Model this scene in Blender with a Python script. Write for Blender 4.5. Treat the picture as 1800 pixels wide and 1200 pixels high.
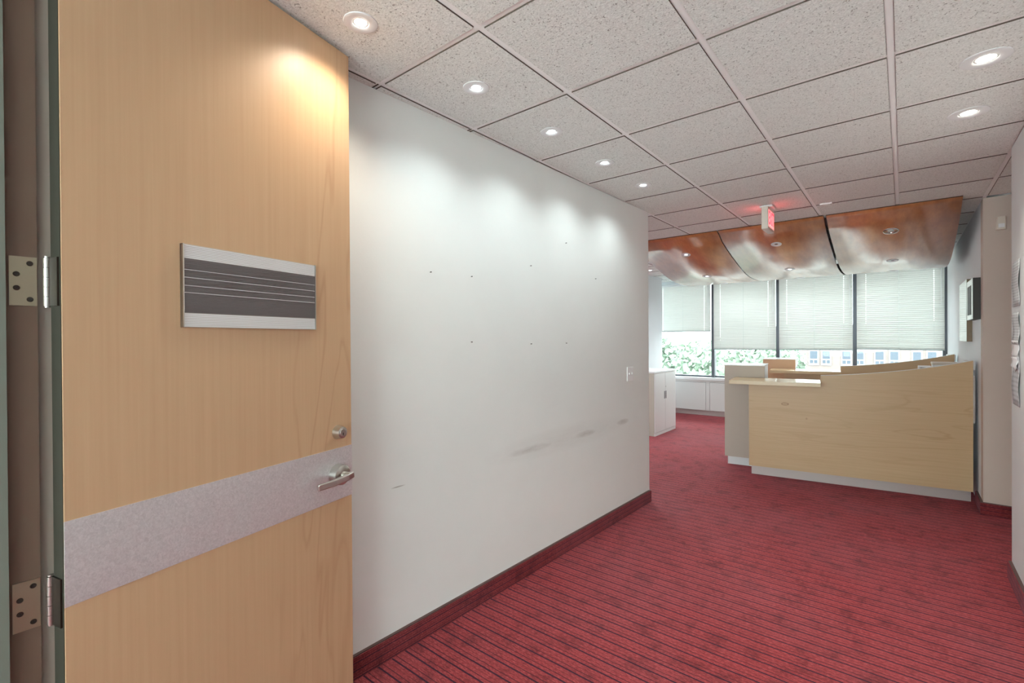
import bpy, bmesh, math, random
from mathutils import Vector, Matrix
random.seed(7)
R = math.radians
scn = bpy.context.scene
for o in list(bpy.data.objects): bpy.data.objects.remove(o)
COL = scn.collection

# ------------------------------------------------------------------ camera
FPX = 840.0
yaw, pitch, roll = R(39.3), R(-0.27), R(0.35)
fw = Vector((-math.sin(yaw)*math.cos(pitch), math.cos(yaw)*math.cos(pitch), math.sin(pitch)))
rt0 = Vector((math.cos(yaw), math.sin(yaw), 0)); up0 = rt0.cross(fw)
rt = math.cos(roll)*rt0 - math.sin(roll)*up0
up = math.sin(roll)*rt0 + math.cos(roll)*up0
cam_d = bpy.data.cameras.new('camera'); cam = bpy.data.objects.new('camera', cam_d); COL.objects.link(cam)
cam_d.sensor_width = 36; cam_d.lens = FPX/1800*36; cam_d.clip_start = .02; cam_d.clip_end = 500
cam.matrix_world = Matrix(((rt.x, up.x, -fw.x, 0), (rt.y, up.y, -fw.y, 0), (rt.z, up.z, -fw.z, 1.5), (0, 0, 0, 1)))
scn.camera = cam

# ------------------------------------------------------------------ world, exposure
SKY = 6.5
SPOT = 11.0
w = bpy.data.worlds.new('overcast_sky'); scn.world = w; w.use_nodes = True
wb = w.node_tree.nodes['Background']; wb.inputs[0].default_value = (.88, 1.0, 1.0, 1); wb.inputs[1].default_value = SKY
vs = scn.view_settings
vs.view_transform = 'Standard'; vs.look = 'None'; vs.gamma = 1; vs.use_curve_mapping = False; vs.exposure = 1.1
try:
    scn.cycles.max_bounces = 12; scn.cycles.diffuse_bounces = 8; scn.cycles.transparent_max_bounces = 16
    scn.cycles.sample_clamp_indirect = 6
except Exception: pass

# ------------------------------------------------------------------ helpers
def srgb(r, g, b):
    f = lambda c: (c/255/12.92) if c/255 <= .04045 else ((c/255+.055)/1.055)**2.4
    return (f(r), f(g), f(b), 1)

class MB:
    def __init__(s): s.bm = bmesh.new()
    def box(s, x0, x1, y0, y1, z0, z1, bev=0):
        bm = s.bm
        v = [bm.verts.new((x, y, z)) for z in (z0, z1) for y in (y0, y1) for x in (x0, x1)]
        fs = []
        for f in ((0,2,3,1),(4,5,7,6),(0,1,5,4),(2,6,7,3),(0,4,6,2),(1,3,7,5)):
            fs.append(bm.faces.new([v[i] for i in f]))
        if bev:
            es = list({e for f in fs for e in f.edges})
            bmesh.ops.bevel(bm, geom=es, offset=bev, segments=2, affect='EDGES', profile=.5)
        return s
    def prism(s, pts, a0, a1, axis='z'):
        """polygon pts (2D) swept along axis from a0 to a1"""
        bm = s.bm
        def P(p, a):
            return {'z': (p[0], p[1], a), 'y': (p[0], a, p[1]), 'x': (a, p[0], p[1])}[axis]
        lo = [bm.verts.new(P(p, a0)) for p in pts]; hi = [bm.verts.new(P(p, a1)) for p in pts]
        n = len(pts)
        fs = [bm.faces.new(lo[::-1]), bm.faces.new(hi)]
        for i in range(n): fs.append(bm.faces.new([lo[i], lo[(i+1) % n], hi[(i+1) % n], hi[i]]))
        bmesh.ops.recalc_face_normals(bm, faces=fs)
        return s
    def cyl(s, c, r, h, axis='z', seg=24, r2=None, cap=True):
        """cylinder from centre c of its base along +axis"""
        if r2 is None: r2 = r
        bm = s.bm; c = Vector(c)
        ax = {'x': (Vector((0,1,0)), Vector((0,0,1)), Vector((1,0,0))), 'y': (Vector((0,0,1)), Vector((1,0,0)), Vector((0,1,0))), 'z': (Vector((1,0,0)), Vector((0,1,0)), Vector((0,0,1)))}[axis]
        a, b, n = ax
        lo = [bm.verts.new(c + r*(math.cos(2*math.pi*i/seg)*a + math.sin(2*math.pi*i/seg)*b)) for i in range(seg)]
        hi = [bm.verts.new(c + h*n + r2*(math.cos(2*math.pi*i/seg)*a + math.sin(2*math.pi*i/seg)*b)) for i in range(seg)]
        fs = []
        for i in range(seg):
            f = bm.faces.new([lo[i], lo[(i+1) % seg], hi[(i+1) % seg], hi[i]]); f.smooth = True; fs.append(f)
        if cap: fs += [bm.faces.new(lo[::-1]), bm.faces.new(hi)]
        bmesh.ops.recalc_face_normals(bm, faces=fs)
        return s
    def lathe(s, prof, c=(0,0,0), axis='z', seg=32):
        bm = s.bm; c = Vector(c)
        a, b, n = {'x': (Vector((0,1,0)), Vector((0,0,1)), Vector((1,0,0))), 'y': (Vector((0,0,1)), Vector((1,0,0)), Vector((0,1,0))), 'z': (Vector((1,0,0)), Vector((0,1,0)), Vector((0,0,1)))}[axis]
        rings = []
        for r, h in prof:
            if r < 1e-6: rings.append([bm.verts.new(c + h*n)])
            else: rings.append([bm.verts.new(c + h*n + r*(math.cos(2*math.pi*i/seg)*a + math.sin(2*math.pi*i/seg)*b)) for i in range(seg)])
        fs = []
        for k in range(len(rings)-1):
            A, B = rings[k], rings[k+1]
            for i in range(seg):
                j = (i+1) % seg
                if len(A) == 1 and len(B) == 1: continue
                if len(A) == 1: f = bm.faces.new([A[0], B[j], B[i]])
                elif len(B) == 1: f = bm.faces.new([A[i], A[j], B[0]])
                else: f = bm.faces.new([A[i], A[j], B[j], B[i]])
                f.smooth = True; fs.append(f)
        bmesh.ops.recalc_face_normals(bm, faces=fs)
        return s
    def tube(s, pts, r, seg=8):
        pts = [Vector(p) for p in pts]; bm = s.bm; rings = []
        for i, p in enumerate(pts):
            d = (pts[min(i+1, len(pts)-1)] - pts[max(i-1, 0)]).normalized()
            u = d.cross(Vector((0,0,1))) if abs(d.z) < .95 else d.cross(Vector((1,0,0)))
            u.normalize(); v = d.cross(u)
            rr = r[i] if isinstance(r, (list, tuple)) else r
            rings.append([bm.verts.new(p + rr*(math.cos(2*math.pi*k/seg)*u + math.sin(2*math.pi*k/seg)*v)) for k in range(seg)])
        fs = []
        for A, B in zip(rings, rings[1:]):
            for k in range(seg):
                f = bm.faces.new([A[k], A[(k+1) % seg], B[(k+1) % seg], B[k]]); f.smooth = True; fs.append(f)
        fs += [bm.faces.new(rings[0][::-1]), bm.faces.new(rings[-1])]
        bmesh.ops.recalc_face_normals(bm, faces=fs)
        return s
    def mesh(s, name, mat=None):
        for e in s.bm.edges:
            if len(e.link_faces) == 2 and e.calc_face_angle(0) > .6: e.smooth = False
        m = bpy.data.meshes.new(name); s.bm.to_mesh(m); s.bm.free()
        if mat: m.materials.append(mat)
        return m
    def build(s, name, mat, parent=None, loc=(0,0,0), rz=0):
        return link(name, s.mesh(name, mat), parent, loc, rz)

def link(name, mesh, parent=None, loc=(0,0,0), rz=0):
    o = bpy.data.objects.new(name, mesh); COL.objects.link(o)
    o.location = loc; o.rotation_euler = (0, 0, rz)
    if parent: o.parent = parent
    return o
def empty(name, loc, rz=0, parent=None):
    o = bpy.data.objects.new(name, None); COL.objects.link(o); o.location = loc; o.rotation_euler = (0,0,rz)
    o.empty_display_size = .05
    if parent: o.parent = parent
    return o
def tag(o, label, cat, group=None):
    o['label'] = label; o['category'] = cat
    if group: o['group'] = group
    return o
def struct(o, label=None, cat=None):
    o['kind'] = 'structure'
    if label: o['label'] = label
    if cat: o['category'] = cat
    return o
def copy_tree(o, parent=None):
    c = o.copy(); COL.objects.link(c); c.parent = parent
    for ch in list(o.children): copy_tree(ch, c)
    return c

# ------------------------------------------------------------------ materials
def mat(name, col, rough=.6, metal=0, spec=.5):
    m = bpy.data.materials.new(name); m.use_nodes = True
    p = m.node_tree.nodes['Principled BSDF']
    p.inputs['Base Color'].default_value = col; p.inputs['Roughness'].default_value = rough
    p.inputs['Metallic'].default_value = metal; p.inputs['Specular IOR Level'].default_value = spec
    return m
class NT:
    def __init__(s, m):
        s.t = m.node_tree; s.n = s.t.nodes; s.p = s.n['Principled BSDF']
    def node(s, typ, **kw):
        n = s.n.new(typ)
        for k, v in kw.items(): setattr(n, k, v)
        return n
    def link(s, a, b): s.t.links.new(a, b)
    def pos(s, which='Object', scale=(1,1,1), rot=(0,0,0), loc=(0,0,0)):
        if which == 'World': src = s.node('ShaderNodeNewGeometry').outputs['Position']
        else: src = s.node('ShaderNodeTexCoord').outputs['Object']
        mp = s.node('ShaderNodeMapping'); s.link(src, mp.inputs[0])
        mp.inputs['Scale'].default_value = scale; mp.inputs['Rotation'].default_value = rot; mp.inputs['Location'].default_value = loc
        return mp.outputs[0]
    def noise(s, vec, scale, detail=4, rough=.5, dist=0):
        n = s.node('ShaderNodeTexNoise'); s.link(vec, n.inputs['Vector'])
        n.inputs['Scale'].default_value = scale; n.inputs['Detail'].default_value = detail
        n.inputs['Roughness'].default_value = rough; n.inputs['Distortion'].default_value = dist
        return n.outputs['Fac']
    def ramp(s, fac, stops):
        r = s.node('ShaderNodeValToRGB'); s.link(fac, r.inputs[0])
        e = r.color_ramp.elements
        while len(e) < len(stops): e.new(.5)
        for k, (p, c) in enumerate(stops):
            e[k].position = p; e[k].color = c if len(c) == 4 else (*c, 1)
        return r.outputs['Color']
    def math(s, op, a, b=None, clamp=False):
        n = s.node('ShaderNodeMath', operation=op, use_clamp=clamp)
        for i, v in enumerate((a, b)):
            if v is None: continue
            if isinstance(v, (int, float)): n.inputs[i].default_value = v
            else: s.link(v, n.inputs[i])
        return n.outputs[0]
    def mix(s, fac, a, b, mode='MIX'):
        n = s.node('ShaderNodeMix', data_type='RGBA', blend_type=mode)
        if isinstance(fac, (int, float)): n.inputs[0].default_value = fac
        else: s.link(fac, n.inputs[0])
        for i, v in ((6, a), (7, b)):
            if isinstance(v, tuple): n.inputs[i].default_value = v
            else: s.link(v, n.inputs[i])
        return n.outputs[2]
    def bump(s, h, strength=.2, dist=.01):
        b = s.node('ShaderNodeBump'); s.link(h, b.inputs['Height'])
        b.inputs['Strength'].default_value = strength; b.inputs['Distance'].default_value = dist
        s.link(b.outputs[0], s.p.inputs['Normal'])
    def sep(s, vec):
        n = s.node('ShaderNodeSeparateXYZ'); s.link(vec, n.inputs[0]); return n.outputs
W1 = (1, 1, 1, 1); K1 = (0, 0, 0, 1)

def wall_mat(name, col, var=.04, smudges=None):
    m = mat(name, col, .62, spec=.3); t = NT(m)
    v = t.pos('World')
    n = t.noise(v, 1.3, 5, .6)
    c = t.ramp(n, [(.3, tuple(x*(1-var) for x in col[:3])), (.7, tuple(min(1, x*(1+var)) for x in col[:3]))])
    if smudges:      # hand and chair-back dirt smears with a shape of their own, at fixed places on the wall
        o = t.sep(v); nn = t.noise(t.pos('World', (1, 3, 14)), 3, 4, .6)
        acc = None
        for (yy, zz, ry, rz, st) in smudges:
            a = t.math('DIVIDE', t.math('SUBTRACT', o[1], yy), ry); b = t.math('DIVIDE', t.math('SUBTRACT', o[2], zz), rz)
            d = t.math('ADD', t.math('MULTIPLY', a, a), t.math('MULTIPLY', b, b))
            f = t.math('MULTIPLY', t.math('SUBTRACT', 1.0, d, True), st)
            acc = f if acc is None else t.math('MAXIMUM', acc, f)
        acc = t.math('MULTIPLY', acc, nn)
        c = t.mix(acc, c, srgb(120, 105, 95))
    t.link(c, t.p.inputs['Base Color'])
    t.bump(t.noise(v, 90, 3), .08, .004)
    return m
M = {}
M['wall'] = wall_mat('painted_wall', srgb(222, 224, 222), .03,
    [(2.47, .79, .28, .03, .5), (3.12, .79, .17, .03, .7), (3.70, .80, .12, .027, .65), (1.43, .793, .045, .004, 1.0), (2.9, .80, .9, .10, .18)])
M['wall_r'] = wall_mat('painted_wall_plain', srgb(212, 213, 214), .03)
M['wall_taupe'] = wall_mat('taupe_wall', srgb(200, 184, 174), .04)
M['wall_pale'] = wall_mat('pale_wall', srgb(226, 230, 235), .02)
M['white'] = mat('white_enamel', srgb(226, 228, 230), .4)
M['white_gloss'] = mat('white_gloss', srgb(235, 236, 238), .2)
M['gridbar'] = mat('grid_enamel', srgb(244, 245, 246), .6, spec=.15)
M['steel'] = mat('satin_steel', srgb(196, 192, 186), .3, 1)
M['chrome'] = mat('chrome', srgb(220, 220, 222), .12, 1)
M['brass'] = mat('dull_hinge', srgb(160, 148, 128), .42, 1)
M['dark'] = mat('dark_void', srgb(24, 22, 22), .7)
M['screw'] = mat('screw_dark', srgb(60, 52, 46), .45, .8)
M['jamb'] = mat('jamb_brown', srgb(100, 78, 64), .6)
M['jamb_grey'] = mat('jamb_grey', srgb(104, 108, 98), .55)
M['jamb_light'] = mat('jamb_light', srgb(150, 140, 130), .55)
M['mullion'] = mat('dark_mullion', srgb(84, 88, 96), .45)
M['door_edge'] = mat('door_edge', srgb(48, 46, 38), .7, spec=.2)
M['beige'] = mat('beige_plastic', srgb(214, 204, 192), .5)
M['black'] = mat('black_frame', srgb(42, 36, 34), .5)
M['brownframe'] = mat('olive_frame', srgb(128, 112, 88), .5)
M['metal_toe'] = mat('toe_kick', srgb(196, 186, 184), .4, .35)
M['taupe'] = mat('taupe_laminate', srgb(188, 176, 164), .5)
M['cabinet'] = mat('cabinet_enamel', srgb(214, 213, 212), .28)
M['insert_dark'] = mat('shadow_gap', srgb(96, 96, 100), .8)
M['cabinet_side'] = mat('cabinet_side', srgb(186, 180, 168), .5)

# glass of mirrors / picture fronts
M['picglass'] = mat('picture_glass', srgb(205, 215, 212), .08, .0); M['picglass'].node_tree.nodes['Principled BSDF'].inputs['Coat Weight'].default_value = 1

def wood(name, light, dark, axis, fine=60, coarse=3.0, rough=.4, contrast=1.0, coat=.0, which='Object'):
    """straight grain along one local axis with a few flame figures"""
    m = mat(name, light, rough); t = NT(m)
    st = {'x': (.12, 1, 1), 'z': (1, 1, .12), 'y': (1, .12, 1)}[axis]
    st2 = {'x': (.02, 1, 1), 'z': (1, 1, .02), 'y': (1, .02, 1)}[axis]
    v = t.pos(which, st); v2 = t.pos(which, st2)
    warp = t.noise(v, coarse, 3, .5, .6)
    rings = t.math('FRACT', t.math('MULTIPLY', warp, 7.0))
    rings = t.math('ABSOLUTE', t.math('SUBTRACT', rings, .5))
    fig = t.ramp(rings, [(0.0, (.0,)*3), (.10, (1,)*3), (1, (1,)*3)])
    gr = t.noise(v2, fine, 3, .6)
    base = t.ramp(gr, [(.3, tuple(l*(1-.16*contrast)+d*.16*contrast for l, d in zip(light[:3], dark[:3]))), (.7, light[:3])])
    sel = t.noise(v, 1.1, 2)
    k = t.math('MULTIPLY', t.math('SUBTRACT', 1.0, fig, True), t.ramp(sel, [(.45, (0,)*3), (.62, (1,)*3)]))
    k = t.math('MULTIPLY', k, .42*contrast)
    c = t.mix(k, base, dark)
    big = t.noise(v, .9, 2)
    c = t.mix(t.math('MULTIPLY', big, .25*contrast), c, dark)
    t.link(c, t.p.inputs['Base Color'])
    t.p.inputs['Coat Weight'].default_value = coat; t.p.inputs['Coat Roughness'].default_value = .15
    t.bump(gr, .04, .002)
    return m
M['door_wood'] = wood('maple_door', srgb(206, 172, 136), srgb(160, 116, 82), 'z', 70, 3.8, .42, 1.0)
M['desk_wood'] = wood('maple_desk', srgb(212, 184, 146), srgb(160, 120, 80), 'x', 60, 4.2, .38, 1.15)
def add_knots(m, knots):
    t = NT(m); src = t.p.inputs['Base Color'].links[0].from_socket
    v = t.pos('Object'); o = t.sep(v); nz = t.math('MULTIPLY', t.math('SUBTRACT', t.noise(v, 40, 3), .5), .5)
    c = src
    for (x, z, rx, rz) in knots:
        a = t.math('DIVIDE', t.math('SUBTRACT', o[0], x), rx); b = t.math('DIVIDE', t.math('SUBTRACT', o[2], z), rz)
        d = t.math('ADD', t.math('SQRT', t.math('ADD', t.math('MULTIPLY', a, a), t.math('MULTIPLY', b, b))), nz)
        ring = t.math('SUBTRACT', 1.0, t.math('MULTIPLY', t.math('ABSOLUTE', t.math('SUBTRACT', d, .85)), 3.5), True)
        core = t.math('MULTIPLY', t.math('SUBTRACT', 1.0, d, True), .5)
        c = t.mix(t.math('MULTIPLY', t.math('MAXIMUM', ring, core), .75), c, srgb(140, 92, 60))
    t.link(c, t.p.inputs['Base Color'])
add_knots(M['desk_wood'], [(.325, .795, .034, .016), (.52, .655, .008, .008)])
M['slab_wood'] = wood('maple_slab', srgb(216, 192, 154), srgb(176, 140, 98), 'x', 60, 2.4, .16, .8)

# brushed aluminium push band
m = mat('brushed_band', srgb(206, 202, 204), .36, .55); t = NT(m)
v = t.pos('Object', (1, 1, 1)); n = t.noise(v, 130, 4, .7, 1.0)
t.link(t.ramp(n, [(.35, srgb(206, 203, 205)), (.65, srgb(228, 226, 228))]), t.p.inputs['Base Color'])
t.link(t.ramp(t.noise(v, 6, 3), [(.3, (.28,)*3), (.7, (.46,)*3)]), t.p.inputs['Roughness'])
t.bump(t.noise(t.pos('Object', (6, 6, 60)), 20, 3, .6), .12, .002); M['band'] = m

# curved orange veneer, varnished and slightly blistered
m = mat('orange_veneer', srgb(176, 104, 58), .3); t = NT(m)
v = t.pos('World', (1, .15, 1)); g = t.noise(v, 14, 4, .6)
t.link(t.ramp(g, [(.3, srgb(172, 104, 60)), (.7, srgb(206, 138, 86))]), t.p.inputs['Base Color'])
t.p.inputs['Coat Weight'].default_value = 1.0; t.p.inputs['Coat Roughness'].default_value = .19; t.p.inputs['Coat IOR'].default_value = 1.62
vb = t.pos('World', (1.0, .35, .35), (0, 0, R(16)))
bl = t.noise(vb, 8, 4, .55, .8)
t.bump(bl, .18, .008)
M['veneer'] = m
M['veneer_edge'] = mat('veneer_edge', srgb(70, 48, 34), .6)

# mineral-fibre ceiling tile
m = mat('ceiling_tile', srgb(222, 219, 214), .85, spec=.1); t = NT(m)
v = t.pos('World')
s1 = t.noise(v, 95, 2, .6, .9)
sp = t.ramp(s1, [(.30, (1,)*3), (.36, (0,)*3)])
vo = t.node('ShaderNodeTexVoronoi'); t.link(t.pos('World', (1, .65, 1), (0, 0, .5)), vo.inputs['Vector']); vo.inputs['Scale'].default_value = 70
sp2 = t.ramp(vo.outputs['Distance'], [(.10, (1,)*3), (.16, (0,)*3)])
msk = t.math('MAXIMUM', sp, t.math('MULTIPLY', sp2, .9))
base = t.ramp(t.noise(v, 160, 2), [(.35, srgb(216, 219, 217)), (.65, srgb(236, 239, 237))])
t.link(t.mix(t.math('MULTIPLY', msk, .62), base, srgb(96, 90, 86)), t.p.inputs['Base Color'])
t.bump(t.math('SUBTRACT', t.noise(v, 120, 3), msk), .5, .004)
M['tile'] = m
M['tile_edge'] = mat('raw_tile_edge', srgb(104, 96, 90), .95, spec=0)  # dark edge colour stands in for the shade in the tile reveals
M['plenum'] = mat('plenum', srgb(60, 58, 56), .9)

# carpets
def carpet(name, comp, period=.0754, off=0.0, shade=1.0):
    m = mat(name, srgb(170, 60, 66), .9, spec=.15); t = NT(m)
    v = t.pos('World'); o = t.sep(v)
    wob = t.math('MULTIPLY', t.math('SUBTRACT', t.noise(v, 3, 2), .5), .010 if comp == 1 else .004)
    fine = t.math('MULTIPLY', t.math('SUBTRACT', t.noise(v, 220, 2), .5), .0035)
    u = t.math('ADD', t.math('ADD', o[comp], wob), fine)
    f = t.math('FRACT', t.math('DIVIDE', t.math('SUBTRACT', u, off), period))
    def line(c0, hw):
        d = t.math('ABSOLUTE', t.math('SUBTRACT', f, c0))
        return t.math('SUBTRACT', 1.0, t.math('DIVIDE', d, hw), True)
    thick = t.math('MULTIPLY', line(.1, .066), 3.5, True)
    thin = t.math('MULTIPLY', line(.43, .040), 2.6, True)
    hair = t.math('MULTIPLY', line(.73, .030), 1.8, True)
    red = t.ramp(t.noise(t.pos('World', (.35, 1, 1)), 160, 3, .65), [(.3, srgb(116, 40, 44)), (.52, srgb(148, 58, 61)), (.75, srgb(182, 90, 90))])
    blot = t.ramp(t.noise(v, 7.5, 5, .66, .3), [(.36, (.68,)*3), (.47, (1,)*3), (.62, (1.12,)*3)])
    red = t.mix(1.0, red, blot, 'MULTIPLY')
    red = t.mix(1.0, red, t.ramp(t.noise(v, 520, 2, .7), [(.3, (.74*shade,)*3), (.7, (1.2*shade,)*3)]), 'MULTIPLY')
    wear = t.ramp(t.noise(v, .9, 3, .6), [(.42, (0,)*3), (.68, (1,)*3)])
    red = t.mix(t.math('MULTIPLY', wear, .22), red, srgb(150, 98, 106))
    c = t.mix(t.math('MULTIPLY', thick, .92), red, srgb(34, 26, 44))
    c = t.mix(t.math('MULTIPLY', thin, .75), c, srgb(52, 26, 36))
    c = t.mix(t.math('MULTIPLY', hair, .55), c, srgb(84, 40, 36))
    t.link(c, t.p.inputs['Base Color'])
    t.p.inputs['Sheen Weight'].default_value = .12; t.p.inputs['Sheen Roughness'].default_value = .4
    t.p.inputs['Sheen Tint'].default_value = srgb(235, 190, 215)
    t.bump(t.noise(v, 350, 3), .5, .006)
    return m
M['carpet'] = carpet('striped_red_carpet', 1, .0754, 1.2149)
M['carpet_base'] = carpet('striped_red_base', 2, .034, .004, .72)
M['base_trim'] = mat('base_trim', srgb(86, 62, 60), .6)

# venetian slat: enamelled aluminium seen against the daylight
m = mat('blind_slat', srgb(216, 216, 213), .5); t = NT(m)
tr = t.node('ShaderNodeBsdfTranslucent'); tr.inputs[0].default_value = srgb(218, 220, 216)
mx = t.node('ShaderNodeMixShader'); mx.inputs[0].default_value = .055
out = [n for n in t.n if n.type == 'OUTPUT_MATERIAL'][0]
t.link(t.p.outputs[0], mx.inputs[1]); t.link(tr.outputs[0], mx.inputs[2]); t.link(mx.outputs[0], out.inputs[0])
M['slat'] = m
M['rail'] = mat('blind_rail', srgb(150, 160, 160), .4)
M['cord'] = mat('blind_cord', srgb(170, 178, 178), .7)

# window glass
m = bpy.data.materials.new('window_glass'); m.use_nodes = True
nt = m.node_tree; nt.nodes.remove(nt.nodes['Principled BSDF'])
g = nt.nodes.new('ShaderNodeBsdfGlossy'); g.inputs['Roughness'].default_value = .02
tp = nt.nodes.new('ShaderNodeBsdfTransparent'); tp.inputs[0].default_value = (.94, .97, .96, 1)
fr = nt.nodes.new('ShaderNodeFresnel'); fr.inputs[0].default_value = 1.3
mx = nt.nodes.new('ShaderNodeMixShader')
nt.links.new(fr.outputs[0], mx.inputs[0]); nt.links.new(tp.outputs[0], mx.inputs[1]); nt.links.new(g.outputs[0], mx.inputs[2])
nt.links.new(mx.outputs[0], nt.nodes['Material Output'].inputs[0]); M['glass'] = m

def emit(name, col, strength):
    m = mat(name, col, .5); p = m.node_tree.nodes['Principled BSDF']
    p.inputs['Emission Color'].default_value = col; p.inputs['Emission Strength'].default_value = strength
    return m
M['lamp_cool'] = emit('lamp_cool', (.9, .98, 1, 1), 14)
M['lamp_warm'] = emit('lamp_warm', (1, .93, .82, 1), 14)
M['exit_red'] = emit('exit_red', (1, .04, .06, 1), 1.0)
M['exit_face'] = emit('exit_face', (1, .42, .40, 1), .35)

# printed notice: grey rows of print, too small to read
def paper(name, shade, rows):
    m = mat(name, srgb(*shade), .7); t = NT(m)
    v = t.pos('Object'); o = t.sep(v)
    r = t.math('FRACT', t.math('MULTIPLY', o[2], rows))
    nn = t.noise(t.pos('Object', (1, 60, 2)), 4, 2)
    l = t.math('MULTIPLY', t.math('GREATER_THAN', r, .55), t.math('GREATER_THAN', nn, .47))
    t.link(t.mix(t.math('MULTIPLY', l, .45), srgb(*shade), srgb(120, 122, 128)), t.p.inputs['Base Color'])
    return m
M['paper1'] = paper('notice_paper', (206, 208, 210), 60)
M['paper2'] = paper('notice_paper_bold', (196, 197, 201), 36)
M['paper_blank'] = mat('blank_paper', srgb(244, 244, 246), .6)

# ------------------------------------------------------------------ the setting
HC = 2.66
def wl(y): return -1.815 - (4.207 - y)*.02494      # left corridor wall face, slightly splayed
struct(MB().box(-8.7, 2.7, -3.74, 9.95, -.12, 0).build('floor', M['carpet']), 'red carpet with thin dark navy stripes across the corridor', 'carpet')
# left corridor wall
struct(MB().prism([(wl(.17), .17), (wl(4.207), 4.207), (wl(4.207)-.14, 4.207), (wl(.17)-.14, .17)], 0, HC).build('wall_left', M['wall']), 'long pale corridor wall with nail holes and faint smudges', 'wall')
struct(MB().box(.52, .66, .17, 4.25, 0, HC).build('wall_right', M['wall_r']), 'pale corridor wall with taped paper notices', 'wall')
struct(MB().box(.52, 2.6, 5.62, 5.76, 0, HC).build('wall_alcove', M['wall_taupe']), 'taupe end wall of the side passage', 'wall')
struct(MB().box(.52, .66, 5.76, 9.9, 0, HC).build('wall_right_office', M['wall_pale']), 'pale office wall with two framed pictures', 'wall')
struct(MB().box(2.46, 2.6, 4.25, 5.62, 0, HC).build('wall_passage_end', M['wall_r']))
struct(MB().box(.66, 2.6, 4.11, 4.25, 0, HC).build('wall_passage_side', M['wall_r']))
struct(MB().box(-8.7, wl(4.207)-.14, 4.067, 4.207, 0, HC).build('wall_office_front', M['wall_r']))
struct(MB().box(-8.7, -8.56, 4.207, 9.49, 0, HC).build('wall_office_left', M['wall_r']))
# lobby behind the camera
struct(MB().box(-2.4, -2.26, -3.6, .03, 0, HC).build('wall_lobby_left', M['wall_r']))
struct(MB().box(1.8, 1.94, -3.6, .03, 0, HC).build('wall_lobby_right', M['wall_r']))
# added lobby glazing, unseen: lets fill daylight in behind the camera
lb = struct(empty('wall_lobby_back', (0, -3.74, 0)))
MB().box(-2.4, 1.94, 0, .14, 0, .30).build('spandrel', M['wall_r'], lb)
MB().box(-2.4, 1.94, 0, .14, 2.55, 2.72).build('lintel', M['wall_r'], lb)
for x in (-2.38, -.95, .48, 1.92): MB().box(x-.03, x+.03, 0, .14, .30, 2.55).build('mullion', M['mullion'], lb)
for x in (-2.35, -.92, .51): MB().box(x, x+1.37, .06, .066, .30, 2.55).build('pane', M['glass'], lb)
struct(MB().box(-2.26, -1.64, .03, .165, 0, HC).build('wall_entry_left', M['wall_r']))
struct(MB().box(.34, 1.94, .03, .17, 0, HC).build('wall_entry_right', M['wall_r']))
# square column in front of the window
struct(MB().box(-4.25, -3.61, 8.2, 9.0, 0, HC).build('wall_column', M['wall_pale']), 'pale square column beside the first window', 'column')

# carpet-clad baseboards
def baseboard(name, pts, th=.02, h=.10):
    """pts: floor line of the wall face, skirting stands on the side to the right of travel"""
    a, b = Vector(pts[0]), Vector(pts[1]); d = (b-a).normalized(); n = Vector((d.y, -d.x))*th
    e = MB().prism([tuple(a), tuple(b), tuple(b+n), tuple(a+n)], 0, h).build(name, M['carpet_base'])
    struct(e)
    n2 = n*.75
    MB().prism([tuple(a), tuple(b), tuple(b+n2), tuple(a+n2)], h, h+.005).build('edge_bead', M['base_trim'], e)
    return e
baseboard('baseboard_left', [(wl(.17), .17), (wl(4.207), 4.207)])
baseboard('baseboard_right', [(.52, 4.25), (.52, .17)])
baseboard('baseboard_alcove', [(.50, 5.62), (2.46, 5.62)])
baseboard('baseboard_right_office', [(.52, 6.0), (.52, 5.62)])

# ---- ceiling: slab, grid bars and single tiles
ceil = struct(MB().box(-8.7, 2.7, -3.74, 9.95, 2.72, 2.8).build('ceiling', M['plenum']), 'suspended ceiling of speckled mineral tiles in a white grid', 'ceiling')
XG = [-8.55, -7.94, -7.33, -6.72, -6.11, -5.5, -4.885, -4.275, -3.665, -3.055, -2.445, -1.835, -1.222, -.607, -.037, .53, 1.14, 1.75, 2.36]
YG = [1.31 + .608*k for k in range(-8, 15)]
BW = .024
tile_cache = {}
def tile_mesh(wx, wy):
    key = (round(wx, 4), round(wy, 4))
    if key not in tile_cache:
        b = MB(); a, c = wx/2, wy/2; g = .0025
        # tegular edge: face drops below the flange of the bars
        b.prism([(-a+g, -c+g), (a-g, -c+g), (a-g, c-g), (-a+g, c-g)], 0, .0065)
        b.prism([(-a-.008, -c-.008), (a+.008, -c-.008), (a+.008, c+.008), (-a-.008, c+.008)], .0067, .020)
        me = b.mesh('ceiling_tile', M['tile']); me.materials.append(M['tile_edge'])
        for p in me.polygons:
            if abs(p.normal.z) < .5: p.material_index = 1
        tile_cache[key] = me
    return tile_cache[key]
def has_tile(xc, yc):
    if yc < 4.25:
        if -1.84 < xc < .53: return yc > -3.6
        if yc < 0 and -2.26 < xc < 1.8: return True
        return xc > .53 and yc > 4.0 and xc < 2.4
    if yc > 9.65: return False
    if xc > .53: return yc < 5.62
    return True
cells = set()
for i in range(len(XG)-1):
    for j in range(len(YG)-1):
        x0, x1, y0, y1 = XG[i], XG[i+1], YG[j], YG[j+1]
        xc, yc = (x0+x1)/2, (y0+y1)/2
        if not has_tile(xc, yc): continue
        cells.add((i, j))
        link('ceiling_tile', tile_mesh(x1-x0-BW, y1-y0-BW), ceil, (xc, yc, HC))
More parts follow.
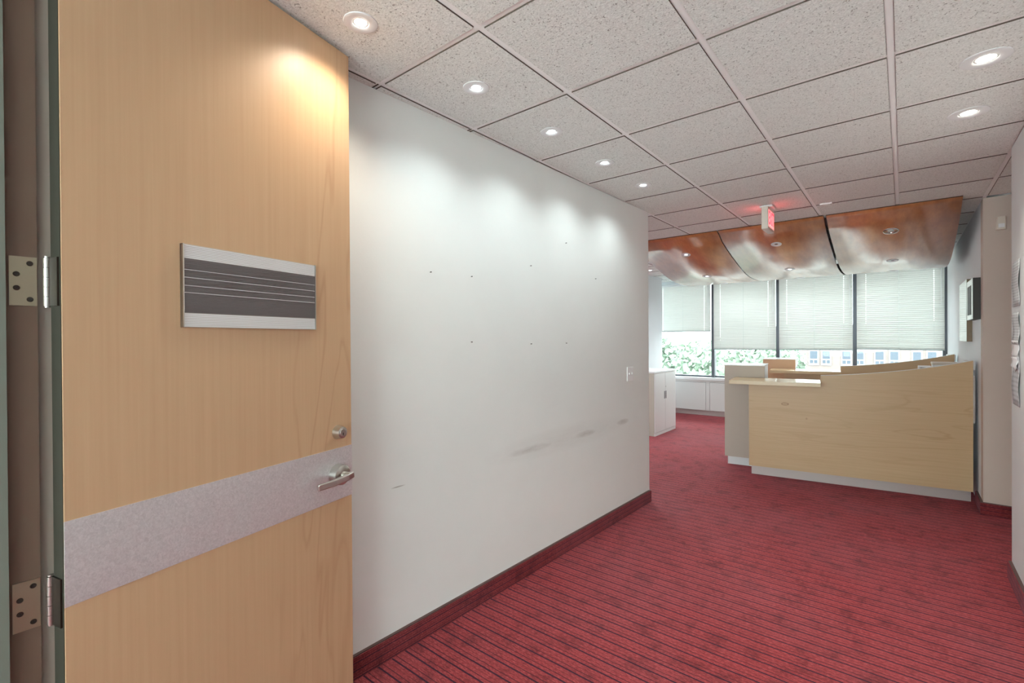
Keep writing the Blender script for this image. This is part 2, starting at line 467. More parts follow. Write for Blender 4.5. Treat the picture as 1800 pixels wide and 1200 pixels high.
# narrow cut tiles between the last bar and the splayed wall
for j in range(len(YG)-1):
    y0, y1 = YG[j], YG[j+1]
    if y0 < .1 or y1 > 4.0: continue
    wx = .085
    link('cut_tile', tile_mesh(wx, y1-y0-BW), ceil, (-1.835-BW/2-wx/2-.001, (y0+y1)/2, HC+.0005))
bar_cache = {}
def bar(x0, x1, y0, y1):
    wx, wy = x1-x0, y1-y0; key = (round(wx, 4), round(wy, 4))
    if key not in bar_cache:
        bar_cache[key] = MB().box(-wx/2, wx/2, -wy/2, wy/2, 0, .0015).box(-min(wx/2, .002), min(wx/2, .002), -min(wy/2, .002) if wx > wy else -wy/2, min(wy/2, .002) if wx > wy else wy/2, .0015, .035).mesh('grid_bar', M['gridbar']) if wx < wy else \
            MB().box(-wx/2, wx/2, -wy/2, wy/2, 0, .0015).box(-wx/2, wx/2, -.002, .002, .0015, .035).mesh('grid_bar', M['gridbar'])
    link('grid_bar', bar_cache[key], ceil, ((x0+x1)/2, (y0+y1)/2, HC+.005))
for i in range(len(XG)):
    for j in range(len(YG)-1):
        if (i, j) in cells or (i-1, j) in cells: bar(XG[i]-BW/2, XG[i]+BW/2, YG[j]-BW/2+.0, YG[j+1]-BW/2)
for i in range(len(XG)-1):
    for j in range(len(YG)):
        if (i, j) in cells or (i, j-1) in cells: bar(XG[i]+BW/2, XG[i+1]-BW/2, YG[j]-BW/2, YG[j]+BW/2)

# ---- windows and the back wall
WB = empty('wall_back', (-2.64, 9.7, 0), R(2)); struct(WB, 'window wall below and above the glazing', 'wall')
ZS, ZH = .735, 2.60
MX = [-5.80, -4.685, -3.57, -2.455, -1.34, -.225, .890, 2.02, 3.135]       # mullion centres, wall-local x; leftmost bays added unseen for daylight
MB().box(-6.0, 3.3, 0, .18, 0, ZS).build('spandrel', M['wall_pale'], WB)
MB().box(-6.0, 3.3, 0, .18, ZH, 2.72).build('lintel', M['wall_pale'], WB)
for k in range(len(MX)-1):
    e = empty('window_%d' % (k+1), (-2.64, 9.7, 0), R(2)); struct(e, ['outer window bay behind the corridor wall', 'second window bay behind the corridor wall', 'third window bay behind the corridor wall', 'window bay hidden behind the column', 'window bay beside the column, blind drawn highest', 'window bay with trees behind, second from the column', 'window bay above the lowest desk counter', 'window bay next to the office side wall'][k], 'window')
    x0, x1 = MX[k], MX[k+1]
    MB().box(x1-.028, x1+.028, -.03, .12, ZS, ZH).build('mullion', M['mullion'], e)
    if k == 0: MB().box(x0-.028, x0+.028, -.03, .12, ZS, ZH).build('mullion', M['mullion'], e)
    MB().box(x0+.028, x1-.028, .02, .10, ZS, ZS+.03).build('sill_rail', M['mullion'], e)
    MB().box(x0+.028, x1-.028, .02, .10, ZH-.03, ZH).build('head_rail', M['mullion'], e)
    MB().box(x0+.028, x1-.028, .055, .061, ZS+.03, ZH-.03).build('pane', M['glass'], e)

# perimeter heater cover under the windows
hc = tag(empty('heater_cover', (-2.64, 9.7, 0), R(2)), 'long white heater enclosure with flat panels under the windows', 'heater cover')
MB().box(-5.8, 3.12, -.19, -.005, .685, .735, .004).build('sill', M['white_gloss'], hc)
MB().box(-5.8, 3.12, -.13, -.02, 0, .10).build('toe_kick', M['metal_toe'], hc)
for k in range(len(MX)-1):
    x0, x1 = MX[k], MX[k+1]
    x0, x1 = x0-.06, x1-.06
    if k == 7: x1 = 3.08
    MB().box(x0+.039, x1-.039, -.175, -.16, .10, .64, .003).build('panel', M['cabinet'], hc)
    MB().box(x1-.034, x1+.034, -.172, -.16, .10, .684).build('stile', M['cabinet'], hc)
MB().box(-5.8, 3.08, -.16, -.02, .10, .684).build('casing', M['insert_dark'], hc)  # dark grey stands in for the shadow lines between the panels
MB().box(-5.8, 3.08, -.172, -.16, .645, .684).build('top_rail', M['cabinet'], hc)

# ---- venetian blinds
def slat_mesh(width, holes):
    """gently crowned slat 34 mm deep, tilted almost shut, with cord holes that let daylight through"""
    bm = bmesh.new(); dep = .0365; tilt = R(64)
    xs = [-width/2]
    for h in holes: xs += [h-.0028, h+.0028]
    xs.append(width/2)
    vs_ = [-.5, -.07, .07, .5]
    grid = []
    for x in xs:
        row = []
        for v in vs_:
            yy = v*dep; zz = .004*(1-(2*v)**2)
            row.append(bm.verts.new((x, -(yy*math.cos(tilt) - zz*math.sin(tilt)), yy*math.sin(tilt) + zz*math.cos(tilt))))
        grid.append(row)
    for i in range(len(xs)-1):
        hole = i % 2 == 1
        for j in range(3):
            if hole and j == 1: continue
            f = bm.faces.new([grid[i][j], grid[i+1][j], grid[i+1][j+1], grid[i][j+1]]); f.smooth = True
    m = bpy.data.meshes.new('slat'); bm.to_mesh(m); bm.free(); m.materials.append(M['slat'])
    return m
def blind(x0, x1, zb, label, skew=0):
    wd = x1-x0; xc = (x0+x1)/2
    ca, sa = math.cos(R(2)), math.sin(R(2)); y = -.05
    loc = (-2.64 + xc*ca - y*sa, 9.7 + xc*sa + y*ca, zb)
    e = tag(empty('venetian_blind', loc, R(2)), label, 'blind', 'venetian blinds on the window wall')
    top = 2.575-zb
    MB().box(-wd/2, wd/2, -.016, .020, top-.028, top+.012).build('headrail', M['white'], e)
    holes = [-wd*.385, wd*.385]
    sm = slat_mesh(wd-.006, holes)
    n = round((top-.036)/.0305); pitch_ = (top-.036)/(n-.5)
    for k in range(n):
        z = .022 + k*pitch_
        s = link('slat', sm, e, (0, 0, z))
        s.rotation_euler = (random.uniform(-.03, .03), skew*(1-k/n), 0)
    br = MB().box(-wd/2, wd/2, -.012, .012, -.006, .010, .003).build('bottom_rail', M['rail'], e)
    br.rotation_euler = (0, skew, 0)
    for h in (0.0,):
        MB().tube([(h, -.020, 0), (h, -.020, top)], .0017, 5).build('ladder_cord', M['cord'], e)
    MB().tube([(wd*.46, -.022, top-.6), (wd*.46, -.022, top)], .0032, 6).build('tilt_wand', M['white'], e)
    return e
blind(MX[4]+.02, MX[5]-.030, 1.632, 'pale venetian blind hung shortest, beside the column')
blind(MX[5]+.020, MX[6]-.026, 1.283, 'pale venetian blind second from the column, in front of the trees')
blind(MX[6]+.022, MX[7]-.026, 1.286, 'pale venetian blind third from the column, in front of the pale building')
blind(MX[7]+.024, MX[8]-.004, 1.298, 'pale venetian blind nearest the office side wall, bottom rail sloping', .012)

# ------------------------------------------------------------------ entrance door and frame
DH = Vector((-1.523, .198)); dt = Vector((-.231, .973)).normalized()
drz = math.atan2(dt.y, dt.x)
# local frame of the door: x along the leaf from the hinge edge, -y towards the visible face normal
door = empty('door_1', (DH.x, DH.y, 0), drz); struct(door, 'open maple door with a brushed metal band, lever and ribbed plaque', 'door')
DW, DT, DTOP = .912, .048, 2.645
MB().box(0, DW, 0, DT, .012, DTOP, .0015).build('leaf', M['door_wood'], door)
MB().box(-.0012, 0, .001, DT-.001, .012, DTOP).build('hinge_edge', M['door_edge'], door)
MB().box(.0, DW, -.0022, 0, .876, 1.078).build('push_band', M['band'], door)
# deadbolt
db = MB().lathe([(.0, -.030), (.0205, -.030), (.022, -.029), (.025, -.014), (.027, 0)], (.838, 0, 1.141), 'y', 32).build('deadbolt', M['steel'], door)
b = MB(); b.lathe([(.0, -.0312), (.0135, -.0312), (.0145, -.0300)], (.838, 0, 1.141), 'y', 24); b.build('cylinder_face', M['steel'], db)
MB().box(.8365, .8395, -.0320, -.0311, 1.131, 1.141).build('keyhole', M['dark'], db)
# lever
lv = empty('lever_handle', (.832, 0, .978), 0, door); lv.scale = (1.18, 1.18, 1.18)
MB().lathe([(0, -.030), (.028, -.030), (.0325, -.027), (.034, -.002), (.034, 0)], (0, -.002, 0), 'y', 36).build('rose', M['steel'], lv)
MB().lathe([(0, -.058), (.011, -.058), (.012, -.056), (.012, -.028)], (0, -.002, 0), 'y', 24).build('spindle', M['steel'], lv)
bm_ = MB()
bm_.prism([(.016, -.064), (.013, -.050), (-.052, -.048), (-.108, -.030), (-.108, -.040), (-.056, -.059), (-.01, -.066)], -.010, .010)
lev = bm_.build('lever', M['steel'], lv); lev.rotation_euler = (0, R(-7), 0)
bv = lev.modifiers.new('bevel', 'BEVEL'); bv.width = .003; bv.segments = 3
# hinges: both leaves, knuckles, screws
for zc in (1.642, .886):
    h = empty('hinge', (-.006, DT+.004, zc), 0, door)
    k = 0
    for q in range(5):
        MB().cyl((0, 0, -.057+q*.0229), .0072, .0217, 'z', 20).build('knuckle', M['steel'], h)
    MB().cyl((0, 0, -.0605), .0055, .0035, 'z', 16).cyl((0, 0, .0575), .0055, .0035, 'z', 16).build('pin_tip', M['steel'], h)
    MB().box(.0005, .0045, -.046, -.002, -.057, .057).build('door_leaf_plate', M['screw'], h)  # dark material stands in for the shade on the door-side leaf
# plaque
pl = empty('door_plaque', (.262, 0, 1.540), 0, door)
PW, PH = .464, .237
MB().box(0, PW, -.010, 0, 0, PH).build('back_plate', M['steel'], pl)
b = MB()
for k in range(8): b.box(.004, PW-.003, -.0125, -.010, .002+k*.0048, .0052+k*.0048)
b.build('ribbed_strip', M['white'], pl)
b = MB()
for k in range(8): b.box(.004, PW-.003, -.0125, -.010, PH-.0400+k*.0048, PH-.0368+k*.0048)
b.build('ribbed_strip', M['white'], pl)
M['insert'] = mat('insert_grey', srgb(116, 110, 110), .5, .2)
ins = MB().box(.004, PW-.003, -.0108, -.010, .041, PH-.041).build('dark_insert', M['insert'], pl)
b = MB(); z = .043
while z < PH-.045:
    b.box(.005, PW-.004, -.0130, -.0108, z, z+.0026); z += .0052
b.build('insert_ribs', M['insert'], pl)
for zz in (.098, .118, .141, .163):
    MB().box(.004, PW-.003, -.0138, -.0108, zz, zz+.0012).build('bright_rib', M['white_gloss'], pl)
for xx in (.0, PW-.003):
    MB().box(xx, xx+.003, -.0155, 0, 0, PH).build('end_cap', M['steel'], pl)

fr_ = struct(empty('trim_1', (-1.585, .10, 0)), 'brown rebated door frame with hinge leaves', 'door frame')
MB().box(-.055, 0, .012, .065, 0, HC-.004).build('rebate', M['jamb'], fr_)
MB().box(-.055, -.010, .0655, .112, 0, HC-.004).build('backbend', M['jamb_light'], fr_)  # added pale strip so the gap beside the door reads light
MB().box(-.055, .015, -.07, .012, 0, HC-.004).build('stop', M['jamb_grey'], fr_)
for zc in (1.642, .886):
    hl = MB().box(0, .003, .018, .064, zc-.057, zc+.057).build('hinge_leaf', M['brass'], fr_)
    for (yy, zz) in ((.052, .042), (.030, .016), (.030, -.016), (.052, -.042)):
        s = MB().lathe([(0, .0008), (.0022, .0006), (.0024, .0014), (.0052, .0016), (.006, 0)], (.003, yy, zc+zz), 'x', 16).build('screw', M['screw'], hl)
        s2 = MB().cyl((.003+.0009, yy, zc+zz), .0024, .0006, 'x', 8)
        s2.build('screw_recess', M['dark'], hl)

# ------------------------------------------------------------------ downlights
def trim_mesh(r_out, r_in):
    return MB().lathe([(r_out, 0), (r_out-.001, -.003), (r_out-.006, -.0045), (r_in+.004, -.0035), (r_in, -.001), (r_in-.003, .006)], (0,0,0), 'z', 48).mesh('trim_ring', M['white'])
ring_s = trim_mesh(.061, .0285); ring_l = trim_mesh(.082, .040)
disc_c = MB().lathe([(0, -.001), (.018, -.0005), (.026, .002)], (0,0,0), 'z', 32).mesh('lamp_face', M['lamp_cool'])
disc_w = MB().lathe([(0, -.001), (.018, -.0005), (.026, .002)], (0,0,0), 'z', 32).mesh('lamp_face', M['lamp_warm'])
disc_wl = MB().lathe([(0, -.001), (.026, -.0005), (.038, .002)], (0,0,0), 'z', 32).mesh('lamp_face', M['lamp_warm'])
def spot(name, parent, col, power, size=100, blend=.55, r=.025):
    l = bpy.data.lights.new(name, 'SPOT'); l.energy = power; l.color = col; l.spot_size = R(size); l.spot_blend = blend; l.shadow_soft_size = r
    o = bpy.data.objects.new(name, l); COL.objects.link(o); o.parent = parent; o.location = (0, 0, -.012)
    return o
COOL = (.86, 1.0, 1.0); WARM = (1.0, .84, .66); NEUT = (1.0, .96, .86)
def downlight(x, y, label, warm=False, large=False, z=HC, power=1.0, col=None, size=136, blend=.85, group='recessed ceiling downlights'):
    e = tag(empty('downlight', (x, y, z)), label, 'downlight', group)
    link('trim_ring', ring_l if large else ring_s, e)
    link('lamp_face', disc_wl if large else (disc_w if warm else disc_c), e, (0, 0, -.0008))
    spot('lamp', e, col or (WARM if warm else COOL), SPOT*power, size, blend)
    return e
downlight(-1.533, 1.010, 'warm downlight in the tile above the open door', True, power=1.0, col=(1, .86, .68))
names = ['cool downlight in the row along the long wall, next after the door', 'cool downlight in the row along the long wall, second after the door', 'cool downlight in the row along the long wall, third after the door', 'cool downlight at the end of the row along the long wall']
for k, yy in enumerate((1.61, 2.22, 2.836, 3.438)): downlight(-1.522, yy, names[k], power=.66)
downlight(.27, 2.808, 'wide warm downlight beside the notice wall, between two others', True, True, power=2.1, col=NEUT, size=112)
downlight(.265, 3.432, 'wide warm downlight beside the notice wall, closer to the exit sign', True, True, power=2.1, col=NEUT, size=112)
downlight(.265, 2.2, 'wide warm downlight beside the notice wall, nearest the entrance', True, True, power=1.6, col=NEUT, size=112)
downlight(-3.336, 7.809, 'small downlight in the office ceiling in front of the column', power=1.0)
for (x, y) in ((-4.58, 5.8), (-4.58, 7.6), (-3.36, 5.8)): downlight(x, y, 'office ceiling downlight hidden behind the long wall', power=5, size=140, group='office ceiling downlights out of sight')  # unseen lamps added to brighten the office
for (x, y) in ((-2.4, 8.95), (-1.4, 8.95), (-.4, 8.95)): downlight(x, y, 'office ceiling downlight between the curved panels and the windows', power=2.2, size=150, group='office downlights by the windows')  # added out of view to light the side wall and blinds
for (x, y) in ((-.9, -1.1), (.3, -1.1), (-.9, -2.3), (.3, -2.3)): downlight(x, y, 'lobby ceiling downlight outside the entrance', power=1.0, size=120, group='lobby downlights')  # unseen lamps added behind the camera as fill
for x in (1.3, 2.0): downlight(x, 4.95, 'passage ceiling downlight round the corner from the notices', True, power=.5, size=110, col=NEUT, group='passage downlights')  # unseen lamps added to light the passage

# ------------------------------------------------------------------ curved veneer ceiling panels
PROF = [(5.40, 2.652), (5.6, 2.562), (5.8, 2.500), (6.0, 2.446), (6.3, 2.375), (6.64, 2.312), (7.0, 2.288), (7.4, 2.298), (7.7, 2.330), (8.0, 2.392), (8.3, 2.48), (8.55, 2.58)]
def prof(y):
    ys = [p[0] for p in PROF]
    i = max(0, min(len(ys)-2, sum(1 for a in ys if a <= y)-1))
    # catmull-rom on the samples
    p0 = PROF[max(i-1, 0)][1]; p1 = PROF[i][1]; p2 = PROF[i+1][1]; p3 = PROF[min(i+2, len(ys)-1)][1]
    u = (y-ys[i])/(ys[i+1]-ys[i])
    return .5*((2*p1)+(-p0+p2)*u+(2*p0-5*p1+4*p2-p3)*u*u+(-p0+3*p1-3*p2+p3)*u**3)
def curved_panel(x0, x1, label):
    bm = bmesh.new(); n = 48; lo = []; hi = []
    xc = (x0+x1)/2
    for k in range(n+1):
        y = 5.40 + (8.55-5.40)*k/n; z = prof(y)
        lo.append([bm.verts.new((xx-xc, y-5.40, z-2.28)) for xx in (x0, x1)])
        hi.append([bm.verts.new((xx-xc, y-5.40, z-2.28+.010)) for xx in (x0, x1)])
    for k in range(n):
        f = bm.faces.new([lo[k][0], lo[k][1], lo[k+1][1], lo[k+1][0]]); f.smooth = True
        f = bm.faces.new([hi[k][0], hi[k+1][0], hi[k+1][1], hi[k][1]]); f.smooth = True; f.material_index = 1
        for s in (0, 1):
            f = bm.faces.new([lo[k][s], lo[k+1][s], hi[k+1][s], hi[k][s]]); f.material_index = 1
    for k in (0, n):
        f = bm.faces.new([lo[k][0], lo[k][1], hi[k][1], hi[k][0]]); f.material_index = 1
    bmesh.ops.recalc_face_normals(bm, faces=bm.faces)
    m = bpy.data.meshes.new('veneer_sheet'); bm.to_mesh(m); bm.free(); m.materials.append(M['veneer']); m.materials.append(M['veneer_edge'])
    e = tag(empty('ceiling_panel', (xc, 5.40, 2.28)), label, 'ceiling panel', 'curved wooden ceiling panels')
    link('veneer_sheet', m, e)
    # hanger rods up to the grid
    for yy in (6.2, 7.8):
        for xx in (x0+.12, x1-.12):
            MB().tube([(xx-xc, yy-5.4, prof(yy)-2.28+.011), (xx-xc, yy-5.4, HC-2.28-.001)], .003, 6).build('hanger_rod', M['steel'], e)
    return e
PX = [(-2.52, -1.556), (-1.546, -.586), (-.564, .384)]
curved_panel(*PX[0], 'curved orange wood ceiling panel at the column side, one lamp glowing')
curved_panel(*PX[1], 'curved orange wood ceiling panel in the middle, behind the exit sign')
curved_panel(*PX[2], 'curved orange wood ceiling panel beside the office side wall')
M['dark_lens'] = mat('dark_lens', srgb(52, 46, 42), .3)
def panel_light(x, y, label, style):
    z = prof(y); s = (prof(y+.03)-prof(y-.03))/.06
    e = tag(empty('panel_downlight', (x, y, z)), label, 'downlight', 'small downlights in the curved panels')
    e.rotation_euler = (math.atan(s), 0, 0)
    if style == 'chrome':
        MB().lathe([(.062, 0), (.061, -.004), (.052, -.007), (.036, -.004), (.033, .004)], seg=40).build('trim_ring', M['chrome'], e)
        MB().lathe([(0, -.003), (.02, -.002), (.034, .002)], seg=24).build('lamp_face', M['picglass'], e)
    else:
        MB().lathe([(.052, 0), (.051, -.003), (.044, -.005), (.020, -.003), (.017, .003)], seg=40).build('trim_ring', M['white'], e)
        MB().lathe([(0, -.001), (.012, -.0005), (.018, .001)], seg=24).build('lamp_face', M['lamp_cool'] if style == 'lit' else M['dark_lens'], e)
    if style == 'lit': spot('lamp', e, COOL, SPOT*.8, 130, .8, .02)
for k, xc in enumerate((-2.02, -1.054, -.088)):
    nm = ['in the panel at the column side', 'in the middle panel', 'in the panel by the side wall'][k]
    panel_light(xc, 5.785, ['lit spotlight high on the panel at the column side', 'unlit white-ringed spotlight high on the middle panel', 'unlit chrome-ringed spotlight high on the panel by the side wall'][k], ['lit', 'dark', 'chrome'][k])
    lit = k < 2; wd_ = 'lit' if lit else 'unlit'
    panel_light(xc, 6.575, wd_ + ' white-ringed spotlight half way along, ' + nm, 'lit' if lit else 'dark')
    panel_light(xc, 7.36, wd_ + ' white-ringed spotlight near the low end, ' + nm, 'lit' if lit else 'dark')

# ------------------------------------------------------------------ exit sign
ex = tag(empty('exit_sign', (-.926, 4.722, HC)), 'grey EXIT sign with red glowing letters hanging from the ceiling', 'exit sign')
MB().box(-.05, .05, -.07, .07, -.020, -.0005, .004).build('canopy', M['white'], ex)
MB().box(-.026, .026, -.127, .127, -.218, -.022, .004).build('housing', M['beige'], ex)
def text_mesh(txt, size, material):
    cu = bpy.data.curves.new('lettering', 'FONT'); cu.body = txt; cu.size = size; cu.align_x = 'CENTER'; cu.align_y = 'CENTER'; cu.extrude = .0008; cu.offset = .002
    o = bpy.data.objects.new('lettering', cu); COL.objects.link(o)
    bpy.context.view_layer.update()
    me = bpy.data.meshes.new_from_object(o.evaluated_get(bpy.context.evaluated_depsgraph_get()))
    bpy.data.objects.remove(o); bpy.data.curves.remove(cu)
    me.name = 'lettering'; me.materials.clear(); me.materials.append(material)
    return me
tm = text_mesh('EXIT', .165, M['exit_red'])
for s in (1, -1):
    f = MB().box(-.110, .110, -.0006, .0006, -.075, .075).build('face_plate', M['exit_face'], ex)
    f.location = (s*.0268, 0, -.121); f.rotation_euler = (0, 0, R(90)*s)
    l = link('lettering', tm, ex); l.location = (s*.0282, 0, -.121); l.rotation_euler = (R(90), 0, R(90)*s); l.scale = (.62, 1, 1)
    l['label'] = 'red glowing EXIT letters'
    pt = bpy.data.lights.new('sign_glow', 'AREA'); pt.energy = .1; pt.color = (1, .1, .12); pt.shape = 'RECTANGLE'; pt.size = .2; pt.size_y = .13
    po = bpy.data.objects.new('sign_glow', pt); COL.objects.link(po); po.parent = ex; po.location = (s*.031, 0, -.121); po.rotation_euler = (R(90), 0, R(90)*s)
# small ceiling sensor strip
cs = tag(empty('ceiling_sensor', (-.514, 4.92, HC)), 'tiny white strip sensor on the ceiling near the exit sign', 'sensor')
MB().box(-.045, .045, -.014, .014, -.014, -.0005, .003).build('case', M['white_gloss'], cs)
MB().cyl((.036, 0, -.0150), .006, .0015, 'z', 12).build('lens', M['dark'], cs)

# ------------------------------------------------------------------ reception desks
DRZ = R(7.3)
def make_desk(loc, label, tower_mat):
    e = tag(empty('reception_desk', loc, DRZ), label, 'reception desk', 'matching reception desks')
    curve = [(.645, 1.107), (.78, 1.115), (.918, 1.127), (1.03, 1.139), (1.143, 1.153), (1.25, 1.168), (1.357, 1.185), (1.46, 1.204), (1.56, 1.224), (1.64, 1.242), (1.718, 1.261), (1.796, 1.282)]
    MB().prism([(-.02, .10), (1.796, .10)] + curve[::-1] + [(.645, .997), (-.02, .997)], 0, .028, 'y').build('front_panel', M['desk_wood'], e)
    bm = bmesh.new(); rows = []
    for x, z in curve: rows.append([bm.verts.new((x, y, z+dz)) for y, dz in ((-.0005, .0), (-.0005, .003), (.0285, .003), (.0285, 0))])
    for a, b in zip(rows, rows[1:]):
        for k in range(4): bm.faces.new([a[k], a[(k+1) % 4], b[(k+1) % 4], b[k]])
    bm.faces.new(rows[0]); bm.faces.new(rows[-1][::-1]); bmesh.ops.recalc_face_normals(bm, faces=bm.faces)
    me = bpy.data.meshes.new('edge_band'); bm.to_mesh(me); bm.free(); me.materials.append(M['white']); link('edge_band', me, e)
    MB().box(0.0, 1.79, .045, .07, 0, .10).build('toe_kick', M['metal_toe'], e)
    MB().box(-.2, .643, -.15, .327, 1.0, 1.04, .002).build('counter_slab', M['slab_wood'], e)
    # tower at the open end
    tw = MB().box(-.31, .11, .345, .85, .10, 1.172).build('tower', M['white'], e)
    MB().box(-.312, .112, .329, .345, .10, 1.174).build('tower_front', tower_mat, tw)
    MB().box(-.314, .114, .326, .86, 1.1745, 1.182).build('tower_top', M['white_gloss'], tw)
    MB().box(-.285, .10, .375, .83, 0, .10).build('tower_plinth', M['white'], tw)
    # inside: worktop and side panel
    MB().box(.115, 1.765, .03, .72, .72, .75).build('worktop', M['white'], e)
    MB().box(1.768, 1.795, .029, .72, .10, 1.19).build('side_panel', M['white'], e)
    MB().box(1.775, 1.815, .03, .30, 1.195, 1.275, .003).build('corner_block', M['white'], e)
    MB().box(1.797, 1.812, .012, .028, .72, 1.15).build('metal_edge', M['chrome'], e)
    return e
M['desk_tan'] = wood('desk_tan', srgb(206, 168, 136), srgb(170, 126, 92), 'x', 60, 2.4, .45, .5)
make_desk((-1.295, 5.717, 0), 'maple reception desk with curved top and taupe end tower facing the corridor', M['taupe'])
make_desk((-1.295, 7.735, 0), 'second matching maple reception desk behind the first, by the windows', M['desk_tan'])
# things behind the desk
sd = tag(empty('side_cupboard', (.29, 7.10, 0)), 'low white cupboard between the two desks against the side wall', 'cupboard')
MB().box(-.21, .21, -.20, .20, .05, .775).build('body', M['white'], sd)
MB().box(-.20, .20, -.19, .19, 0, .05).build('plinth', M['metal_toe'], sd)
MB().box(-.215, .215, -.205, .205, .776, .80, .002).build('top', M['white_gloss'], sd)
for x0 in (-.205, .003): 
    d = MB().box(x0, x0+.202, -.216, -.2005, .055, .77).build('door', M['white'], sd)
    MB().box(x0+.09, x0+.112, -.222, -.216, .60, .70).build('handle', M['steel'], d)
bn = tag(empty('storage_bin', (.355, 7.10, .80)), 'pale grey storage bin standing on the low white cupboard', 'storage bin')
MB().box(-.105, .105, -.17, .17, 0, .392, .006).build('bin', M['white'], bn)
MB().box(-.112, .112, -.178, .178, .393, .416, .004).build('lid', M['beige'], bn)
bx = tag(empty('document_box', (.185, 7.06, .80)), 'narrow white document box with grey print beside the storage bin', 'box')
MB().box(-.055, .055, -.13, .13, 0, .372, .003).build('carton', M['paper_blank'], bx)
MB().box(-.040, .050, -.1315, -.1302, .345, .362).build('printed_band', M['insert'], bx)

# ------------------------------------------------------------------ storage cabinet
sc = tag(empty('storage_cabinet', (-2.93, 7.02, 0)), 'low grey-white metal cupboard with two doors by the column', 'cupboard')
MB().box(-.46, -.02, 0, .85, .0, .962).build('body', M['cabinet_side'], sc)
MB().box(-.465, .004, -.003, .853, .964, .990, .003).build('top', M['white_gloss'], sc)
MB().box(-.02, -.004, .0, .85, .0, .045).build('plinth', M['cabinet'], sc)
for (y0, y1, hy) in ((.004, .400, .372), (.405, .846, .432)):
    d = MB().box(-.019, 0, y0, y1, .05, .955, .002).build('door', M['cabinet'], sc)
    MB().box(.0, .0015, hy-.012, hy+.012, .545, .665).build('handle_recess', M['dark'], d)
    if y0 > .1: MB().cyl((0, .43, .735), .008, .004, 'x', 14).build('lock', M['steel'], d)

# ------------------------------------------------------------------ things on the walls
wa = math.atan2(.02494, 1)            # yaw of the left wall
sw = tag(empty('light_switch', (wl(3.83)+.0005, 3.83, 1.195), -wa), 'white double light switch on the long corridor wall', 'light switch')
MB().box(0, .006, -.057, .057, -.060, .060, .002).build('plate', M['white_gloss'], sw)
for yy in (-.023, .023):
    MB().box(.006, .012, yy-.005, yy+.005, -.004, .012, .001).build('toggle', M['white'], sw)
for (yy, zz) in ((1.635, 1.847), (1.928, 1.852), (2.461, 1.972), (2.863, 2.178), (3.263, 1.962), (1.925, 1.486), (2.46, 1.47), (2.86, 1.47)):
    n = tag(MB().cyl((0, 0, 0), .0018, .010, 'x', 8).cyl((.009, 0, 0), .0030, .002, 'x', 10).build('nail', M['screw'], None, (wl(yy)-.001, yy, zz), -wa), 'small bare picture nail left in the long corridor wall', 'nail', 'bare nails in the long corridor wall')
# framed pictures on the office side wall
pa = tag(empty('framed_picture', (.519, 6.80, 1.755)), 'tall frameless glass picture with olive edge on the office side wall', 'picture')
MB().box(-.038, 0, -.38, .37, -.305, .305).build('box_frame', M['brownframe'], pa)
MB().box(-.0405, -.0385, -.378, .368, -.303, .303).build('glass_front', M['picglass'], pa)
pb = tag(empty('framed_picture', (.519, 6.00, 1.83)), 'small deep black-edged picture with white mount on the office side wall', 'picture')
MB().box(-.048, 0, -.24, .24, -.18, .18).build('box_frame', M['black'], pb)
MB().box(-.0505, -.0485, -.238, .238, -.178, .178).build('mount', M['picglass'], pb)
MB().box(-.0520, -.0506, -.12, .17, -.135, .125).build('print', M['black'], pb)
# motion detector on the taupe wall
md = tag(empty('motion_detector', (.626, 5.619, 2.43)), 'small beige motion detector box high on the taupe wall', 'detector')
MB().prism([(-.030, 0), (.030, 0), (.030, -.030), (.022, -.042), (-.022, -.042), (-.030, -.030)], -.052, .052).build('case', M['beige'], md)
MB().box(-.018, .018, -.0435, -.042, -.038, -.006).build('lens', M['white_gloss'], md)
# paper notices taped on the corridor wall
def notice(zc, h, label, m, yc=4.07, wdt=.216, tilt=0, jag=False, mat2=None):
    bm = bmesh.new(); n = 6; rows = []
    for k in range(n+1):
        z = -h/2 + h*k/n; row = []
        for q in range(5):
            y = -wdt/2 + wdt*q/4
            curl = .004*abs(y/(wdt/2))**3*(1 + math.sin(k*1.3+zc*9)) + .001
            zz = z + (.02*math.sin(q*2.2) if jag and k == 0 else 0)
            row.append(bm.verts.new((-curl, y, zz)))
        rows.append(row)
    for k in range(n):
        for q in range(4): f = bm.faces.new([rows[k][q], rows[k][q+1], rows[k+1][q+1], rows[k+1][q]]); f.smooth = True
    r = bmesh.ops.extrude_face_region(bm, geom=list(bm.faces))
    for v in [g for g in r['geom'] if isinstance(g, bmesh.types.BMVert)]: v.co.x += .0006
    bmesh.ops.recalc_face_normals(bm, faces=bm.faces)
    me = bpy.data.meshes.new('sheet'); bm.to_mesh(me); bm.free(); me.materials.append(m)
    o = tag(link('paper_notice', me, None, (.5185, yc, zc)), label, 'notice', 'paper notices on the corridor wall'); o.rotation_euler = (tilt, 0, 0)
    return o
notice(1.81, .27, 'grey printed paper notice taped topmost on the corridor wall', M['paper1'])
notice(1.545, .19, 'grey printed paper notice taped second from the top', M['paper1'], tilt=.01)
notice(1.425, .10, 'torn scrap of white paper with ragged edge between notices', M['paper_blank'], jag=True, yc=4.075, wdt=.2)
notice(1.235, .29, 'grey printed paper notice taped lowest, bold lines of print', M['paper2'])
tp_ = notice(1.34, .07, 'torn white strip stuck over the lowest paper notice', M['paper_blank'], yc=4.08, wdt=.18, jag=True); tp_.location.x = .5145

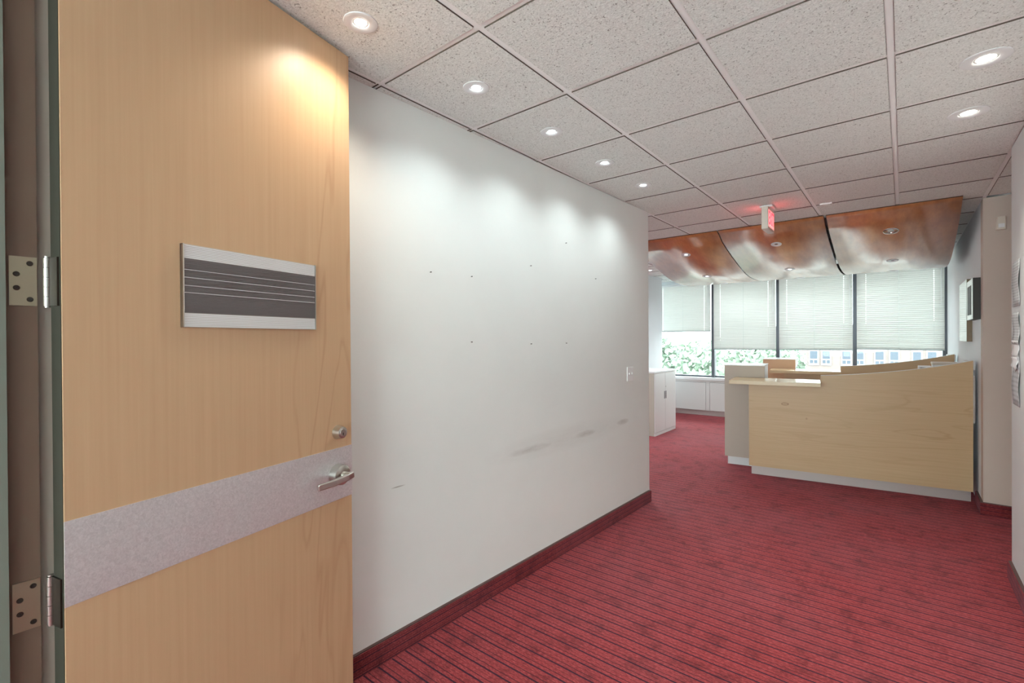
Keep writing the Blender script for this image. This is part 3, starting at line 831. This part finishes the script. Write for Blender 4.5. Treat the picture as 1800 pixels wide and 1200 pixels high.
# ------------------------------------------------------------------ outside
struct(MB().box(-120, 90, 10.2, 160, -11.2, -11).build('ground', mat('street', srgb(120, 120, 118), .9)), 'street level far below the windows', 'ground')
M['facade'] = wall_mat('facade_brick', srgb(112, 100, 97), .05)
M['fac_frame'] = mat('facade_frame', srgb(140, 140, 140), .6)
M['fac_glass'] = mat('facade_glass', srgb(72, 78, 88), .5, 0, .2)
bd = tag(empty('office_building', (-5, 70, -11)), 'pale plastered building across the street with paired windows', 'building')
MB().box(-9.5, 30, 0, 12, 0, 14).build('wall', M['facade'], bd)
wx = [(-12.24, -11.53), (-11.02, -10.26), (-9.03, -8.24), (-7.7, -6.94), (-5.67, -4.88), (-4.4, -3.62), (-2.5, -1.74), (-1.14, -.43), (.86, 1.54), (2.11, 2.82)]
for row, z1 in enumerate((-.2, -3.4, 3.0)):
    for (a, b_) in wx:
        a -= -5; b_ -= -5; z = z1+11
        fm = MB().box(a-.14, b_+.14, -.10, 0, z-1.75, z+.22).build('window', M['fac_frame'], bd)
        MB().box(a, b_, -.13, -.10, z-.95, z).build('pane', M['fac_glass'], fm)
        c = (a+b_)/2
        MB().box(a, c-.05, -.13, -.10, z-1.5, z-1.1).build('pane', M['fac_glass'], fm)
        MB().box(c+.05, b_, -.13, -.10, z-1.5, z-1.1).build('pane', M['fac_glass'], fm)
M['leaf'] = mat('tree_leaves', srgb(114, 128, 112), .7)
M['bark'] = mat('bark', srgb(120, 108, 96), .9)
def tree(x, y, top, rad, label, n=1500):
    e = tag(empty('street_tree', (x, y, -11)), label, 'tree', 'trees outside the windows')
    H = top+11
    MB().tube([(0, 0, 0), (.1, .1, H*.4), (0, 0, H*.75)], [.28, .2, .08], 8).build('trunk', M['bark'], e)
    bm = bmesh.new()
    blobs = [(random.gauss(0, rad*.42), random.gauss(0, rad*.42), H-rad*random.uniform(.6, 2.1), rad*random.uniform(.4, .62)) for _ in range(11)]
    for k in range(n):
        bx_, by_, bz_, br_ = random.choice(blobs)
        d = Vector((random.gauss(0, 1), random.gauss(0, 1), random.gauss(0, 1))).normalized()*br_*random.uniform(.75, 1.05)
        c = Vector((bx_, by_, bz_)) + d
        u = Vector((random.gauss(0, 1), random.gauss(0, 1), random.gauss(0, 1))).normalized(); v = u.orthogonal().normalized(); s = random.uniform(.18, .34)
        bm.faces.new([bm.verts.new(c+s*u), bm.verts.new(c+s*.6*v), bm.verts.new(c-s*u), bm.verts.new(c-s*.6*v)])
    me = bpy.data.meshes.new('foliage'); bm.to_mesh(me); bm.free(); me.materials.append(M['leaf'])
    link('foliage', me, e)['kind'] = 'stuff'
for (x, y, top, rad, lab) in ((-12.2, 33, 2.3, 3.2, 'leafy pale tree outside the window beside the column'), (-24, 48, 3.6, 4.2, 'tall pale tree furthest off behind the column'), (-11.8, 46, 1.9, 3.6, 'leafy pale tree outside the second window from the column'), (-11.6, 59, .9, 3.0, 'distant pale tree in front of the building corner')):
    tree(x, y, top, rad, lab, 5200)
